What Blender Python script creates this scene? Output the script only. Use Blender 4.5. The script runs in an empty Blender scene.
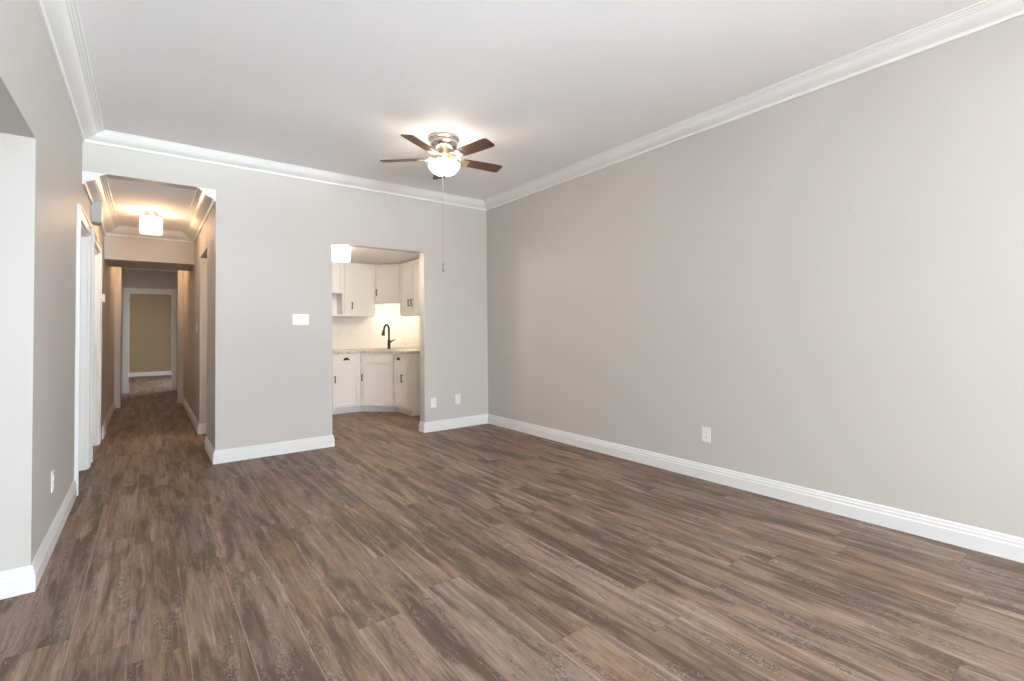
import bpy, bmesh, math, random
from mathutils import Vector, Matrix

random.seed(7)
SC = bpy.context.scene
COL = SC.collection
PI = math.pi

# ------------------------------------------------------------------ camera
YAW, PITCH, ROLL, EYE = 0.6482, 0.0215, -0.010, 1.17
cam_data = bpy.data.cameras.new('camera')
cam_data.sensor_fit = 'HORIZONTAL'
cam_data.sensor_width = 36.0
cam_data.lens = 481.33 / 1024 * 36.0
cam_data.shift_y = -19.85 / 1024
cam_data.clip_start = 0.05
cam_data.clip_end = 200
cam = bpy.data.objects.new('camera', cam_data)
COL.objects.link(cam)
_F = Vector((math.sin(YAW) * math.cos(PITCH), math.cos(YAW) * math.cos(PITCH), math.sin(PITCH)))
_R0 = Vector((math.cos(YAW), -math.sin(YAW), 0))
_U0 = Vector((-math.sin(YAW) * math.sin(PITCH), -math.cos(YAW) * math.sin(PITCH), math.cos(PITCH)))
_R = _R0 * math.cos(ROLL) + _U0 * math.sin(ROLL)
_U = _U0 * math.cos(ROLL) - _R0 * math.sin(ROLL)
cam.matrix_world = Matrix(((_R.x, _U.x, -_F.x, 0), (_R.y, _U.y, -_F.y, 0), (_R.z, _U.z, -_F.z, EYE), (0, 0, 0, 1)))
SC.camera = cam

# ------------------------------------------------------------------ view, world, daylight
SC.view_settings.view_transform = 'Standard'
SC.view_settings.look = 'None'
SC.view_settings.exposure = 0.55
SC.view_settings.gamma = 1.0
SC.view_settings.use_curve_mapping = False
SC.cycles.max_bounces = 12
SC.cycles.diffuse_bounces = 8
SC.cycles.use_denoising = True
SC.cycles.sample_clamp_indirect = 6.0
SC.cycles.caustics_reflective = False
SC.cycles.caustics_refractive = False

world = bpy.data.worlds.new('sky')
SC.world = world
world.use_nodes = True
wn = world.node_tree.nodes
wn['Background'].inputs[0].default_value = (0.80, 0.88, 1.0, 1)
wn['Background'].inputs[1].default_value = 1.2


def area_light(name, loc, aim, sx, sy, power, color):
    d = bpy.data.lights.new(name, 'AREA')
    d.shape = 'RECTANGLE'
    d.size, d.size_y = sx, sy
    d.energy = power
    d.color = color
    o = bpy.data.objects.new(name, d)
    COL.objects.link(o)
    o.location = loc
    o.rotation_euler = Vector(aim).to_track_quat('-Z', 'Y').to_euler()
    return o


DAY = (0.84, 0.92, 1.0)
# skylight coming in through the big window behind the camera and the alcove window
area_light('daylight_rear_window', (0.90, -6.25, 1.60), (-0.15, 1, 0.0), 2.4, 1.5, 330, DAY)
area_light('left_wall_fill', (3.75, -4.0, 1.40), (-1, 0.45, 0.15), 2.0, 1.9, 410, DAY)  # added fill behind the camera, brightens the left wall
# added upward fill outside the rear and side windows, brightening the ceiling
area_light('ceiling_fill_rear', (4.20, -14.0, -0.45), (-0.2, 1, 0.35), 7.0, 0.7, 4600, DAY)
area_light('ceiling_fill_side', (4.45, -4.0, 0.45), (-1, 0.5, 0.8), 2.2, 0.8, 750, DAY)
area_light('daylight_alcove_window', (-2.02, 1.9, 1.25), (1, 0, 0.05), 1.5, 1.2, 4, DAY)
area_light('daylight_far_room_window', (2.28, 14.3, 1.4), (-1, -0.35, -0.5), 1.3, 1.3, 110, (0.88, 0.93, 1.0))

WARM = (1.0, 0.72, 0.45)

# ------------------------------------------------------------------ dimensions
XL, XR, YB = -0.4215, 3.4685, 5.1026
ZC = 2.80          # living-room ceiling
XH = 0.4913        # right wall of the hallway
ZH = 2.485         # hallway ceiling
XK0, XK1, ZK = 1.525, 2.5777, 2.1057   # kitchen opening
ZKC = 2.25         # kitchen ceiling
YKB = 7.62         # kitchen back wall
YE = 12.34         # end wall of the hallway
YBM0, YBM1, ZBM = 7.58, 8.40, 2.09     # beam
YR = -6.0         # rear wall
YA0, YA1, ZA = 0.45, 3.12, 2.093       # alcove opening
T = 0.12

# ------------------------------------------------------------------ materials
MATS = {}


def new_mat(name):
    m = bpy.data.materials.new(name)
    m.use_nodes = True
    MATS[name] = m
    return m, m.node_tree.nodes, m.node_tree.links, m.node_tree.nodes['Principled BSDF']


def paint(name, col, rough=0.6, bump=0.02, bscale=180.0, var=0.02, spec=0.4, metal=0.0):
    m, n, l, b = new_mat(name)
    b.inputs['Roughness'].default_value = rough
    b.inputs['Metallic'].default_value = metal
    b.inputs['Specular IOR Level'].default_value = spec
    tc = n.new('ShaderNodeTexCoord')
    nz = n.new('ShaderNodeTexNoise')
    nz.inputs['Scale'].default_value = 1.7
    nz.inputs['Detail'].default_value = 3
    l.new(tc.outputs['Object'], nz.inputs['Vector'])
    mx = n.new('ShaderNodeMix')
    mx.data_type = 'RGBA'
    mx.inputs['A'].default_value = (*[max(0, c * (1 - var)) for c in col], 1)
    mx.inputs['B'].default_value = (*[min(1, c * (1 + var)) for c in col], 1)
    l.new(nz.outputs['Fac'], mx.inputs['Factor'])
    l.new(mx.outputs['Result'], b.inputs['Base Color'])
    if bump:
        n2 = n.new('ShaderNodeTexNoise')
        n2.inputs['Scale'].default_value = bscale
        n2.inputs['Detail'].default_value = 4
        l.new(tc.outputs['Object'], n2.inputs['Vector'])
        bp = n.new('ShaderNodeBump')
        bp.inputs['Strength'].default_value = bump
        bp.inputs['Distance'].default_value = 0.004
        l.new(n2.outputs['Fac'], bp.inputs['Height'])
        l.new(bp.outputs['Normal'], b.inputs['Normal'])
    return m


WALL = paint('greige_wall_paint', (0.560, 0.530, 0.503), 0.55, 0.06, 150)
CEIL = paint('white_ceiling_paint', (0.92, 0.92, 0.94), 0.85, 0.35, 42, 0.015, 0.2)
TRIM = paint('white_trim_paint', (0.78, 0.775, 0.77), 0.35, 0.0)
CROWN = paint('white_crown_paint', (0.86, 0.855, 0.85), 0.4, 0.0)
CAB = paint('white_cabinet_paint', (0.80, 0.79, 0.78), 0.38, 0.0)
CABIN = paint('white_cabinet_interior', (0.74, 0.73, 0.72), 0.5, 0.0)
PLATE = paint('white_plastic', (0.82, 0.81, 0.80), 0.3, 0.0)
PLATE2 = paint('dark_plastic_and_slot_shade', (0.30, 0.29, 0.28), 0.5, 0.0)  # dark grey for display and fob; painted recess shade in outlet slots
GREYBOX = paint('grey_chime_plastic', (0.46, 0.46, 0.46), 0.5, 0.0)
CHAINM = paint('dull_grey_chain_metal', (0.30, 0.28, 0.26), 0.5, 0.0)
BLACK = paint('oil_rubbed_bronze', (0.022, 0.018, 0.016), 0.35, 0.0, metal=0.6)
NICKEL = paint('brushed_nickel', (0.72, 0.68, 0.62), 0.22, 0.0, metal=1.0)
BRASS = paint('warm_nickel_arms', (0.78, 0.68, 0.50), 0.28, 0.0, metal=1.0)
STEEL = paint('stainless_sink_steel', (0.62, 0.61, 0.60), 0.3, 0.0, metal=1.0)
VENTM = paint('painted_metal_vent', (0.62, 0.56, 0.50), 0.5, 0.0)
FARWALL = paint('beige_far_room_paint', (0.40, 0.29, 0.18), 0.6, 0.05, 150)
DARKGAP = paint('dark_motor_metal', (0.05, 0.035, 0.03), 0.5, 0.0, metal=0.5)


def emis(name, col, strength, base=(0.9, 0.9, 0.88)):
    m, n, l, b = new_mat(name)
    b.inputs['Base Color'].default_value = (*base, 1)
    b.inputs['Roughness'].default_value = 0.35
    b.inputs['Emission Color'].default_value = (*col, 1)
    b.inputs['Emission Strength'].default_value = strength
    return m


BOWL = emis('lit_frosted_glass', (1.0, 0.84, 0.66), 23.0)
BOWLFAR = emis('lit_warm_glass_shade', (1.0, 0.62, 0.34), 55.0)
BAR = emis('lit_led_bar', (1.0, 0.88, 0.66), 4.0)


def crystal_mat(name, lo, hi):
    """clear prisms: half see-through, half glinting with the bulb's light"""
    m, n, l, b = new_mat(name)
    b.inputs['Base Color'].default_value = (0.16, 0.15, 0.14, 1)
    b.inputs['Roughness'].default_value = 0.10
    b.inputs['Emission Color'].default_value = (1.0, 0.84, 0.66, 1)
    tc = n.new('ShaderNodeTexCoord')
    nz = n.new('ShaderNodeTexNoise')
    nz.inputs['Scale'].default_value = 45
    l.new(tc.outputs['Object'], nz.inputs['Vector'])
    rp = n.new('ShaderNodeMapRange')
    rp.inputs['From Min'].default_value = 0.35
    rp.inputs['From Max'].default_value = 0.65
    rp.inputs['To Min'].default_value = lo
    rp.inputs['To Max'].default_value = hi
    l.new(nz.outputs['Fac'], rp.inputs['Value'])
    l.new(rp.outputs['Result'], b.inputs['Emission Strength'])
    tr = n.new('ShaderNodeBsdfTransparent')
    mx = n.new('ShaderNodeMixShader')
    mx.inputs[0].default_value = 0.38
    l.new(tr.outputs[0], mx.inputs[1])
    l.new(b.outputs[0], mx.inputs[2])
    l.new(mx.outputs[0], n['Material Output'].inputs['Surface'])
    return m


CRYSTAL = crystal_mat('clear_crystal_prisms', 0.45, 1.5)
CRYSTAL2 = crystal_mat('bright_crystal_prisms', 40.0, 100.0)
BULB1 = emis('warm_bulb', (1.0, 0.62, 0.34), 470.0)
BULB2 = emis('soft_white_bulb', (1.0, 0.88, 0.76), 180.0)


def glass_mat():
    m, n, l, b = new_mat('window_glass')
    n.remove(b)
    tr = n.new('ShaderNodeBsdfTransparent')
    tr.inputs[0].default_value = (0.96, 0.98, 0.97, 1)
    gl = n.new('ShaderNodeBsdfGlossy')
    gl.inputs['Roughness'].default_value = 0.02
    mx = n.new('ShaderNodeMixShader')
    mx.inputs[0].default_value = 0.06
    l.new(tr.outputs[0], mx.inputs[1])
    l.new(gl.outputs[0], mx.inputs[2])
    l.new(mx.outputs[0], n['Material Output'].inputs['Surface'])
    return m


GLASS = glass_mat()


class NT:
    """tiny helper for node maths"""
    def __init__(s, m):
        s.n, s.l = m.node_tree.nodes, m.node_tree.links

    def put(s, sock, v):
        if hasattr(v, 'links') or isinstance(v, bpy.types.NodeSocket):
            s.l.new(v, sock)
        else:
            sock.default_value = v

    def math(s, op, a, b=None, c=None, clamp=False):
        k = s.n.new('ShaderNodeMath')
        k.operation = op
        k.use_clamp = clamp
        s.put(k.inputs[0], a)
        if b is not None:
            s.put(k.inputs[1], b)
        if c is not None:
            s.put(k.inputs[2], c)
        return k.outputs[0]

    def comb(s, x, y, z=0.0):
        k = s.n.new('ShaderNodeCombineXYZ')
        for i, v in enumerate((x, y, z)):
            s.put(k.inputs[i], v)
        return k.outputs[0]

    def noise(s, vec, scale, detail=3.0, rough=0.5, dist=0.0):
        k = s.n.new('ShaderNodeTexNoise')
        s.l.new(vec, k.inputs['Vector'])
        k.inputs['Scale'].default_value = scale
        k.inputs['Detail'].default_value = detail
        k.inputs['Roughness'].default_value = rough
        k.inputs['Distortion'].default_value = dist
        return k.outputs['Fac']

    def white(s, vec):
        k = s.n.new('ShaderNodeTexWhiteNoise')
        k.noise_dimensions = '3D'
        s.l.new(vec, k.inputs['Vector'])
        return k.outputs['Value'], k.outputs['Color']

    def rng(s, v, a, b, c=0.0, d=1.0, smooth=True):
        k = s.n.new('ShaderNodeMapRange')
        if smooth:
            k.interpolation_type = 'SMOOTHSTEP'
        s.put(k.inputs['Value'], v)
        for nm, x in (('From Min', a), ('From Max', b), ('To Min', c), ('To Max', d)):
            k.inputs[nm].default_value = x
        return k.outputs['Result']

    def mix(s, f, a, b, mode='MIX'):
        k = s.n.new('ShaderNodeMix')
        k.data_type = 'RGBA'
        k.blend_type = mode
        s.put(k.inputs['Factor'], f)
        for nm, v in (('A', a), ('B', b)):
            if isinstance(v, tuple):
                k.inputs[nm].default_value = (*v, 1)
            else:
                s.l.new(v, k.inputs[nm])
        return k.outputs['Result']


def floor_mat():
    m, n, l, b = new_mat('grey_brown_vinyl_planks')
    t = NT(m)
    tc = n.new('ShaderNodeTexCoord')
    sp = n.new('ShaderNodeSeparateXYZ')
    l.new(tc.outputs['Object'], sp.inputs[0])
    X, Y = sp.outputs[0], sp.outputs[1]
    u = t.math('DIVIDE', t.math('ADD', X, 0.052 + 18.0), 0.18)
    row = t.math('FLOOR', u)
    fu = t.math('FRACT', u)
    r1, _ = t.white(t.comb(row, 3.7, 1.3))
    v = t.math('ADD', t.math('DIVIDE', t.math('ADD', Y, 20.0), 1.22), t.math('MULTIPLY', r1, 7.0))
    colm = t.math('FLOOR', v)
    fv = t.math('FRACT', v)
    pid = t.comb(row, colm, 0.5)
    pv, pc = t.white(pid)
    pv2, _ = t.white(t.comb(row, colm, 9.1))
    pv3, _ = t.white(t.comb(row, colm, 4.4))
    off = t.math('MULTIPLY', pv, 37.0)
    off2 = t.math('MULTIPLY', pv2, 23.0)
    gx = t.math('ADD', X, off)
    gy = t.math('ADD', Y, off2)
    # long streaks, finer streaks, soft patches, fibres
    streak = t.noise(t.comb(t.math('MULTIPLY', gx, 22.0), t.math('MULTIPLY', gy, 1.3)), 1.0, 6, 0.66, 0.5)
    fine = t.noise(t.comb(t.math('MULTIPLY', gx, 85.0), t.math('MULTIPLY', gy, 5.5), 4.0), 1.0, 5, 0.68, 0.6)
    patch = t.noise(t.comb(t.math('MULTIPLY', gx, 10.0), t.math('MULTIPLY', gy, 1.5), 2.0), 1.0, 5, 0.60, 0.7)
    fibre = t.noise(t.comb(t.math('MULTIPLY', gx, 230.0), t.math('MULTIPLY', gy, 14.0), 5.0), 1.0, 3, 0.6)
    # cathedral figure: contour lines of a stretched field
    field = t.noise(t.comb(t.math('MULTIPLY', gx, 8.0), t.math('MULTIPLY', gy, 2.4), 7.0), 1.0, 3, 0.55, 0.9)
    ring = t.math('SINE', t.math('MULTIPLY', field, 150.0))
    ring = t.rng(ring, -0.3, 0.9)
    figmask = t.noise(t.comb(t.math('MULTIPLY', gx, 15.0), t.math('MULTIPLY', gy, 1.9), 11.0), 1.0, 5, 0.66, 0.7)
    figmask = t.rng(figmask, 0.51, 0.62)
    # short cross flecks of lime inside the dark figure
    fleck = t.noise(t.comb(t.math('MULTIPLY', gx, 95.0), t.math('MULTIPLY', gy, 48.0), 3.0), 1.0, 4, 0.65, 1.6)
    darkfl = t.rng(fleck, 0.48, 0.60)
    limefl = t.rng(fleck, 0.50, 0.40)

    light = (0.345, 0.252, 0.200)
    mid = (0.232, 0.160, 0.121)
    dark = (0.088, 0.060, 0.047)
    rust = (0.262, 0.158, 0.098)
    grey = (0.240, 0.192, 0.165)
    pale = (0.540, 0.440, 0.382)
    base = t.mix(t.rng(pv3, 0.0, 1.0, 0.0, 1.0, False), mid, light)
    base = t.mix(t.math('MULTIPLY', t.rng(pv2, 0.55, 0.95), 0.45), base, rust)
    base = t.mix(t.math('MULTIPLY', t.rng(pv, 0.6, 1.0), 0.6), base, grey)
    c = t.mix(t.rng(patch, 0.40, 0.54, 0.72, 0.0), base, dark)
    c = t.mix(t.rng(patch, 0.52, 0.68, 0.0, 0.75), c, light)
    c = t.mix(t.rng(streak, 0.35, 0.50, 0.62, 0.0), c, dark)
    c = t.mix(t.rng(streak, 0.52, 0.68, 0.0, 0.62), c, pale)
    c = t.mix(t.rng(fine, 0.36, 0.50, 0.26, 0.0), c, dark)
    c = t.mix(t.rng(fine, 0.54, 0.70, 0.0, 0.30), c, pale)
    c = t.mix(t.math('MULTIPLY', t.math('MULTIPLY', figmask, t.math('ADD', t.math('MULTIPLY', ring, 0.55), t.math('MULTIPLY', darkfl, 0.45))), 0.80), c, (0.075, 0.060, 0.056))
    c = t.mix(t.math('MULTIPLY', t.math('MULTIPLY', figmask, limefl), 0.40), c, pale)
    c = t.mix(t.rng(fibre, 0.3, 0.7, 0.30, 0.0), c, dark)
    # narrow joints between planks; some long ones get a painted bevel highlight
    eu = t.math('MINIMUM', fu, t.math('SUBTRACT', 1.0, fu))
    ev = t.math('MINIMUM', fv, t.math('SUBTRACT', 1.0, fv))
    ju = t.rng(eu, 0.004, 0.014, 1.0, 0.0)
    jv = t.rng(ev, 0.0006, 0.0020, 1.0, 0.0)
    j = t.math('MAXIMUM', ju, jv)
    c = t.mix(t.math('MULTIPLY', ju, t.rng(pv3, 0.45, 0.75, 0.08, 0.60)), c, (0.46, 0.375, 0.32))
    c = t.mix(t.math('MULTIPLY', jv, 0.45), c, (0.075, 0.052, 0.041))
    hs = n.new('ShaderNodeHueSaturation')
    hs.inputs['Saturation'].default_value = 1.14
    hs.inputs['Value'].default_value = 0.88
    l.new(c, hs.inputs['Color'])
    c = hs.outputs[0]
    l.new(c, b.inputs['Base Color'])
    rr = t.rng(streak, 0.2, 0.8, 0.42, 0.58, False)
    l.new(rr, b.inputs['Roughness'])
    b.inputs['Specular IOR Level'].default_value = 0.16
    hgt = t.math('SUBTRACT', t.math('MULTIPLY', fibre, 0.25), j)
    bp = n.new('ShaderNodeBump')
    bp.inputs['Strength'].default_value = 0.12
    bp.inputs['Distance'].default_value = 0.002
    l.new(hgt, bp.inputs['Height'])
    l.new(bp.outputs['Normal'], b.inputs['Normal'])
    return m


FLOOR = floor_mat()


def blade_mat():
    m, n, l, b = new_mat('walnut_fan_blade')
    t = NT(m)
    tc = n.new('ShaderNodeTexCoord')
    mp = n.new('ShaderNodeMapping')
    mp.inputs['Scale'].default_value = (3.0, 55.0, 20.0)
    l.new(tc.outputs['Object'], mp.inputs['Vector'])
    f = t.noise(mp.outputs[0], 1.0, 4, 0.6, 0.5)
    c = t.mix(t.rng(f, 0.3, 0.7), (0.060, 0.024, 0.016), (0.165, 0.072, 0.046))
    l.new(c, b.inputs['Base Color'])
    b.inputs['Roughness'].default_value = 0.38
    return m


BLADE = blade_mat()


def counter_mat():
    m, n, l, b = new_mat('speckled_beige_laminate')
    t = NT(m)
    tc = n.new('ShaderNodeTexCoord')
    a = t.noise(tc.outputs['Object'], 22, 6, 0.7, 0.8)
    s = t.noise(tc.outputs['Object'], 240, 2, 0.6)
    c = t.mix(t.rng(a, 0.35, 0.65), (0.48, 0.42, 0.35), (0.72, 0.67, 0.61))
    c = t.mix(t.rng(s, 0.55, 0.7, 0, 0.6), c, (0.20, 0.16, 0.13))
    l.new(c, b.inputs['Base Color'])
    b.inputs['Roughness'].default_value = 0.3
    return m


COUNTER = counter_mat()


def tile_mat():
    m, n, l, b = new_mat('white_subway_tile')
    t = NT(m)
    tc = n.new('ShaderNodeTexCoord')
    sp = n.new('ShaderNodeSeparateXYZ')
    l.new(tc.outputs['Object'], sp.inputs[0])
    vec = t.comb(t.math('ADD', sp.outputs[0], sp.outputs[1]), sp.outputs[2])
    br = n.new('ShaderNodeTexBrick')
    l.new(vec, br.inputs['Vector'])
    br.inputs['Scale'].default_value = 1.0
    br.inputs['Brick Width'].default_value = 0.152
    br.inputs['Row Height'].default_value = 0.076
    br.inputs['Mortar Size'].default_value = 0.0018
    br.inputs['Color1'].default_value = (0.80, 0.78, 0.75, 1)
    br.inputs['Color2'].default_value = (0.79, 0.77, 0.74, 1)
    br.inputs['Mortar'].default_value = (0.70, 0.68, 0.65, 1)
    l.new(br.outputs['Color'], b.inputs['Base Color'])
    b.inputs['Roughness'].default_value = 0.22
    return m


TILE = tile_mat()


# ------------------------------------------------------------------ mesh helpers
class MB:
    def __init__(s):
        s.bm = bmesh.new()

    def box(s, x0, x1, y0, y1, z0, z1, bev=0.0):
        t = bmesh.new()
        vs = [t.verts.new((x, y, z)) for x in (min(x0, x1), max(x0, x1)) for y in (min(y0, y1), max(y0, y1)) for z in (min(z0, z1), max(z0, z1))]
        for q in ((0, 1, 3, 2), (4, 6, 7, 5), (0, 4, 5, 1), (2, 3, 7, 6), (0, 2, 6, 4), (1, 5, 7, 3)):
            t.faces.new([vs[i] for i in q])
        if bev:
            bmesh.ops.bevel(t, geom=t.edges[:], offset=bev, segments=2, profile=0.6, affect='EDGES')
        return s.add(t)

    def add(s, t, mat=None):
        if mat is not None:
            bmesh.ops.transform(t, matrix=mat, verts=t.verts[:])
        me = bpy.data.meshes.new('tmp')
        t.to_mesh(me)
        t.free()
        s.bm.from_mesh(me)
        bpy.data.meshes.remove(me)
        return s

    def lathe(s, prof, seg=40, cx=0, cy=0, scallop=0, amp=0.0):
        t = bmesh.new()
        rings = []
        for r, z in prof:
            if r < 1e-5:
                rings.append([t.verts.new((cx, cy, z))])
            else:
                ring = []
                for k in range(seg):
                    a = 2 * PI * k / seg
                    rr = r * (1 + amp * math.cos(scallop * a)) if scallop else r
                    ring.append(t.verts.new((cx + rr * math.cos(a), cy + rr * math.sin(a), z)))
                rings.append(ring)
        for A, B in zip(rings, rings[1:]):
            for k in range(seg):
                k2 = (k + 1) % seg
                if len(A) == 1 and len(B) == 1:
                    continue
                if len(A) == 1:
                    t.faces.new((A[0], B[k], B[k2]))
                elif len(B) == 1:
                    t.faces.new((A[k], B[0], A[k2]))
                else:
                    t.faces.new((A[k], B[k], B[k2], A[k2]))
        bmesh.ops.recalc_face_normals(t, faces=t.faces[:])
        return s.add(t)

    def prism(s, poly, z0, z1):
        t = bmesh.new()
        lo = [t.verts.new((x, y, z0)) for x, y in poly]
        hi = [t.verts.new((x, y, z1)) for x, y in poly]
        t.faces.new(lo[::-1])
        t.faces.new(hi)
        for i in range(len(poly)):
            j = (i + 1) % len(poly)
            t.faces.new((lo[i], lo[j], hi[j], hi[i]))
        bmesh.ops.recalc_face_normals(t, faces=t.faces[:])
        return s.add(t)

    def tube(s, pts, rad, seg=10):
        pts = [Vector(p) for p in pts]
        rads = rad if isinstance(rad, (list, tuple)) else [rad] * len(pts)
        t = bmesh.new()
        rings = []
        ref = None
        for i, p in enumerate(pts):
            d = (pts[min(i + 1, len(pts) - 1)] - pts[max(i - 1, 0)]).normalized()
            if ref is None:
                ref = d.orthogonal().normalized()
            ref = (ref - d * ref.dot(d)).normalized()
            q = d.cross(ref)
            rings.append([t.verts.new(p + (ref * math.cos(2 * PI * k / seg) + q * math.sin(2 * PI * k / seg)) * rads[i]) for k in range(seg)])
        for A, B in zip(rings, rings[1:]):
            for k in range(seg):
                t.faces.new((A[k], A[(k + 1) % seg], B[(k + 1) % seg], B[k]))
        t.faces.new(rings[0][::-1])
        t.faces.new(rings[-1])
        bmesh.ops.recalc_face_normals(t, faces=t.faces[:])
        return s.add(t)

    def sweep(s, path, prof, i0=0, i1=None, inward=1):
        """profile (offset from wall, z) swept along a 2-D path with mitred corners; inward=1 offsets to the right of travel"""
        P = [Vector(p) for p in path]
        dirs = [(P[i + 1] - P[i]).normalized() for i in range(len(P) - 1)]
        nrm = [Vector((d.y, -d.x)) * inward for d in dirs]
        mit = []
        for i in range(len(P)):
            if i == 0:
                mit.append(nrm[0])
            elif i == len(P) - 1:
                mit.append(nrm[-1])
            else:
                q = (nrm[i - 1] + nrm[i])
                mit.append(q / (1 + nrm[i - 1].dot(nrm[i])))
        i1 = len(P) - 1 if i1 is None else i1
        t = bmesh.new()
        rings = [[t.verts.new((P[i].x + mit[i].x * o, P[i].y + mit[i].y * o, z)) for o, z in prof] for i in range(i0, i1 + 1)]
        k = len(prof)
        for A, B in zip(rings, rings[1:]):
            for j in range(k):
                j2 = (j + 1) % k
                t.faces.new((A[j], A[j2], B[j2], B[j]))
        t.faces.new(rings[0][::-1])
        t.faces.new(rings[-1])
        bmesh.ops.recalc_face_normals(t, faces=t.faces[:])
        return s.add(t)

    def build(s, name, mat, parent=None, loc=None, smooth=False, rot=None):
        me = bpy.data.meshes.new(name)
        s.bm.to_mesh(me)
        s.bm.free()
        me.materials.append(mat)
        if smooth:
            for p in me.polygons:
                p.use_smooth = True
            try:
                me.set_sharp_from_angle(angle=math.radians(40))
            except Exception:
                pass
        o = bpy.data.objects.new(name, me)
        COL.objects.link(o)
        if parent is not None:
            o.parent = parent
        if loc is not None:
            o.location = loc
        if rot is not None:
            o.rotation_euler = rot
        return o


def thing(name, label, cat, loc=(0, 0, 0), rz=0.0, group=None):
    o = bpy.data.objects.new(name, None)
    o.empty_display_size = 0.1
    COL.objects.link(o)
    o.location = loc
    o.rotation_euler = (0, 0, rz)
    tag(o, label, cat, group)
    return o


def tag(o, label, cat, group=None):
    o['label'] = label
    o['category'] = cat
    if group:
        o['group'] = group
    return o


def struct(o, label=None, cat=None):
    o['kind'] = 'structure'
    if label:
        o['label'] = label
    if cat:
        o['category'] = cat
    return o


def wall_with_holes(mb, axis, c0, c1, a0, a1, z0, z1, holes):
    """wall slab between c0..c1 across, a0..a1 along, with rectangular holes (h0,h1,hz0,hz1)"""
    def put(p0, p1, q0, q1):
        if p1 - p0 < 1e-5 or q1 - q0 < 1e-5:
            return
        if axis == 'x':
            mb.box(p0, p1, c0, c1, q0, q1)
        else:
            mb.box(c0, c1, p0, p1, q0, q1)
    cur = a0
    for h0, h1, hz0, hz1 in sorted(holes):
        put(cur, h0, z0, z1)
        put(h0, h1, z0, hz0)
        put(h0, h1, hz1, z1)
        cur = h1
    put(cur, a1, z0, z1)


# ------------------------------------------------------------------ the setting
L_ROOM = 'wall of the living room painted greige'
struct(MB().box(-2.0, 3.6, YR - 0.15, 17.4, -0.10, 0.0).build('floor', FLOOR), 'grey brown wood look vinyl plank floor running into the hallway', 'floor')
struct(MB().box(XL - T, XR + T, YR - T, YB + T, ZC, ZC + 0.1).build('ceiling', CEIL), 'white lightly textured living room ceiling around the fan', 'ceiling')

# right wall, shared by living room and kitchen
W4 = (-5.05, -2.95, 0.40, 2.35)
mb = MB()
wall_with_holes(mb, 'y', XR, XR + T, YR - T, YKB + T, 0, ZC, [W4])
struct(mb.build('wall_right', WALL), 'long blank greige wall on the right', 'wall')

# back wall: hallway opening and kitchen opening
mb = MB()
wall_with_holes(mb, 'x', YB, YB + T, XL, XR, 0, ZC, [(XL, XH, 0, ZH), (XK0, XK1, 0, ZK)])
struct(mb.build('wall_back', WALL), 'greige wall with the hallway and kitchen openings', 'wall')

# left wall with the alcove opening and two door openings
D1 = (4.835, 5.62)
D2 = (5.98, 6.77)
DH = 2.05
mb = MB()
wall_with_holes(mb, 'y', XL - T, XL, YR - T, YE, 0, ZC, [(YA0, YA1, 0, ZA), (D1[0], D1[1], 0, DH), (D2[0], D2[1], 0, DH)])
struct(mb.build('wall_left', WALL), 'greige wall on the left running on into the hallway', 'wall')

# rear wall with the big window (behind the camera)
W1 = (-0.2, 2.2, 0.85, 2.40)
mb = MB()
wall_with_holes(mb, 'x', YR - T, YR, XL, XR, 0, ZC, [W1])
struct(mb.build('wall_rear', WALL), 'greige wall behind the viewer holding a wide window', 'wall')
w = struct(bpy.data.objects.new('window_1', None))
COL.objects.link(w)
mb = MB()
f = 0.06
mb.box(W1[0], W1[1], YR - 0.10, YR - 0.02, W1[2], W1[2] + f).box(W1[0], W1[1], YR - 0.10, YR - 0.02, W1[3] - f, W1[3])
for k in range(4):
    x = W1[0] + (W1[1] - W1[0] - f) * k / 3
    mb.box(x, x + f, YR - 0.10, YR - 0.02, W1[2] + f, W1[3] - f)
mb.build('window_frame', TRIM, w)
MB().box(W1[0] + f, W1[1] - f, YR - 0.065, YR - 0.058, W1[2] + f, W1[3] - f).build('pane', GLASS, w)

w = struct(bpy.data.objects.new('added_window_4', None))  # unseen side window, added so fill can reach the left wall
COL.objects.link(w)
mb = MB()
mb.box(XR + 0.02, XR + 0.10, W4[0], W4[1], W4[2], W4[2] + f).box(XR + 0.02, XR + 0.10, W4[0], W4[1], W4[3] - f, W4[3])
for k in range(3):
    y = W4[0] + (W4[1] - W4[0] - f) * k / 2
    mb.box(XR + 0.02, XR + 0.10, y, y + f, W4[2] + f, W4[3] - f)
mb.build('window_frame', TRIM, w)
MB().box(XR + 0.055, XR + 0.062, W4[0] + f, W4[1] - f, W4[2] + f, W4[3] - f).build('pane', GLASS, w)

# alcove to the left
mb = MB()
mb.box(-1.9, XL - T, YA1, YA1 + T, 0, ZA + 0.2)
mb.box(-1.9, XL - T, YA0 - T, YA0, 0, ZA + 0.2)
wall_with_holes(mb, 'y', -1.9, -1.9 + T, YA0, YA1, 0, ZA + 0.2, [(1.15, 2.65, 0.65, 1.85)])
struct(mb.build('wall_alcove', WALL), 'greige return wall of the side alcove at the left edge', 'wall')
struct(MB().box(-1.9 + T, XL - T, YA0, YA1, ZA, ZA + 0.1).build('ceiling_alcove', WALL), 'low ceiling of the side alcove', 'ceiling')
w = struct(bpy.data.objects.new('window_2', None))
COL.objects.link(w)
mb = MB()
mb.box(-1.88, -1.80, 1.15, 2.65, 0.65, 0.71).box(-1.88, -1.80, 1.15, 2.65, 1.79, 1.85)
for y in (1.15, 1.87, 2.59):
    mb.box(-1.88, -1.80, y, y + 0.06, 0.71, 1.79)
mb.build('window_frame', TRIM, w)
MB().box(-1.845, -1.838, 1.21, 2.59, 0.71, 1.79).build('pane', GLASS, w)

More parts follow.
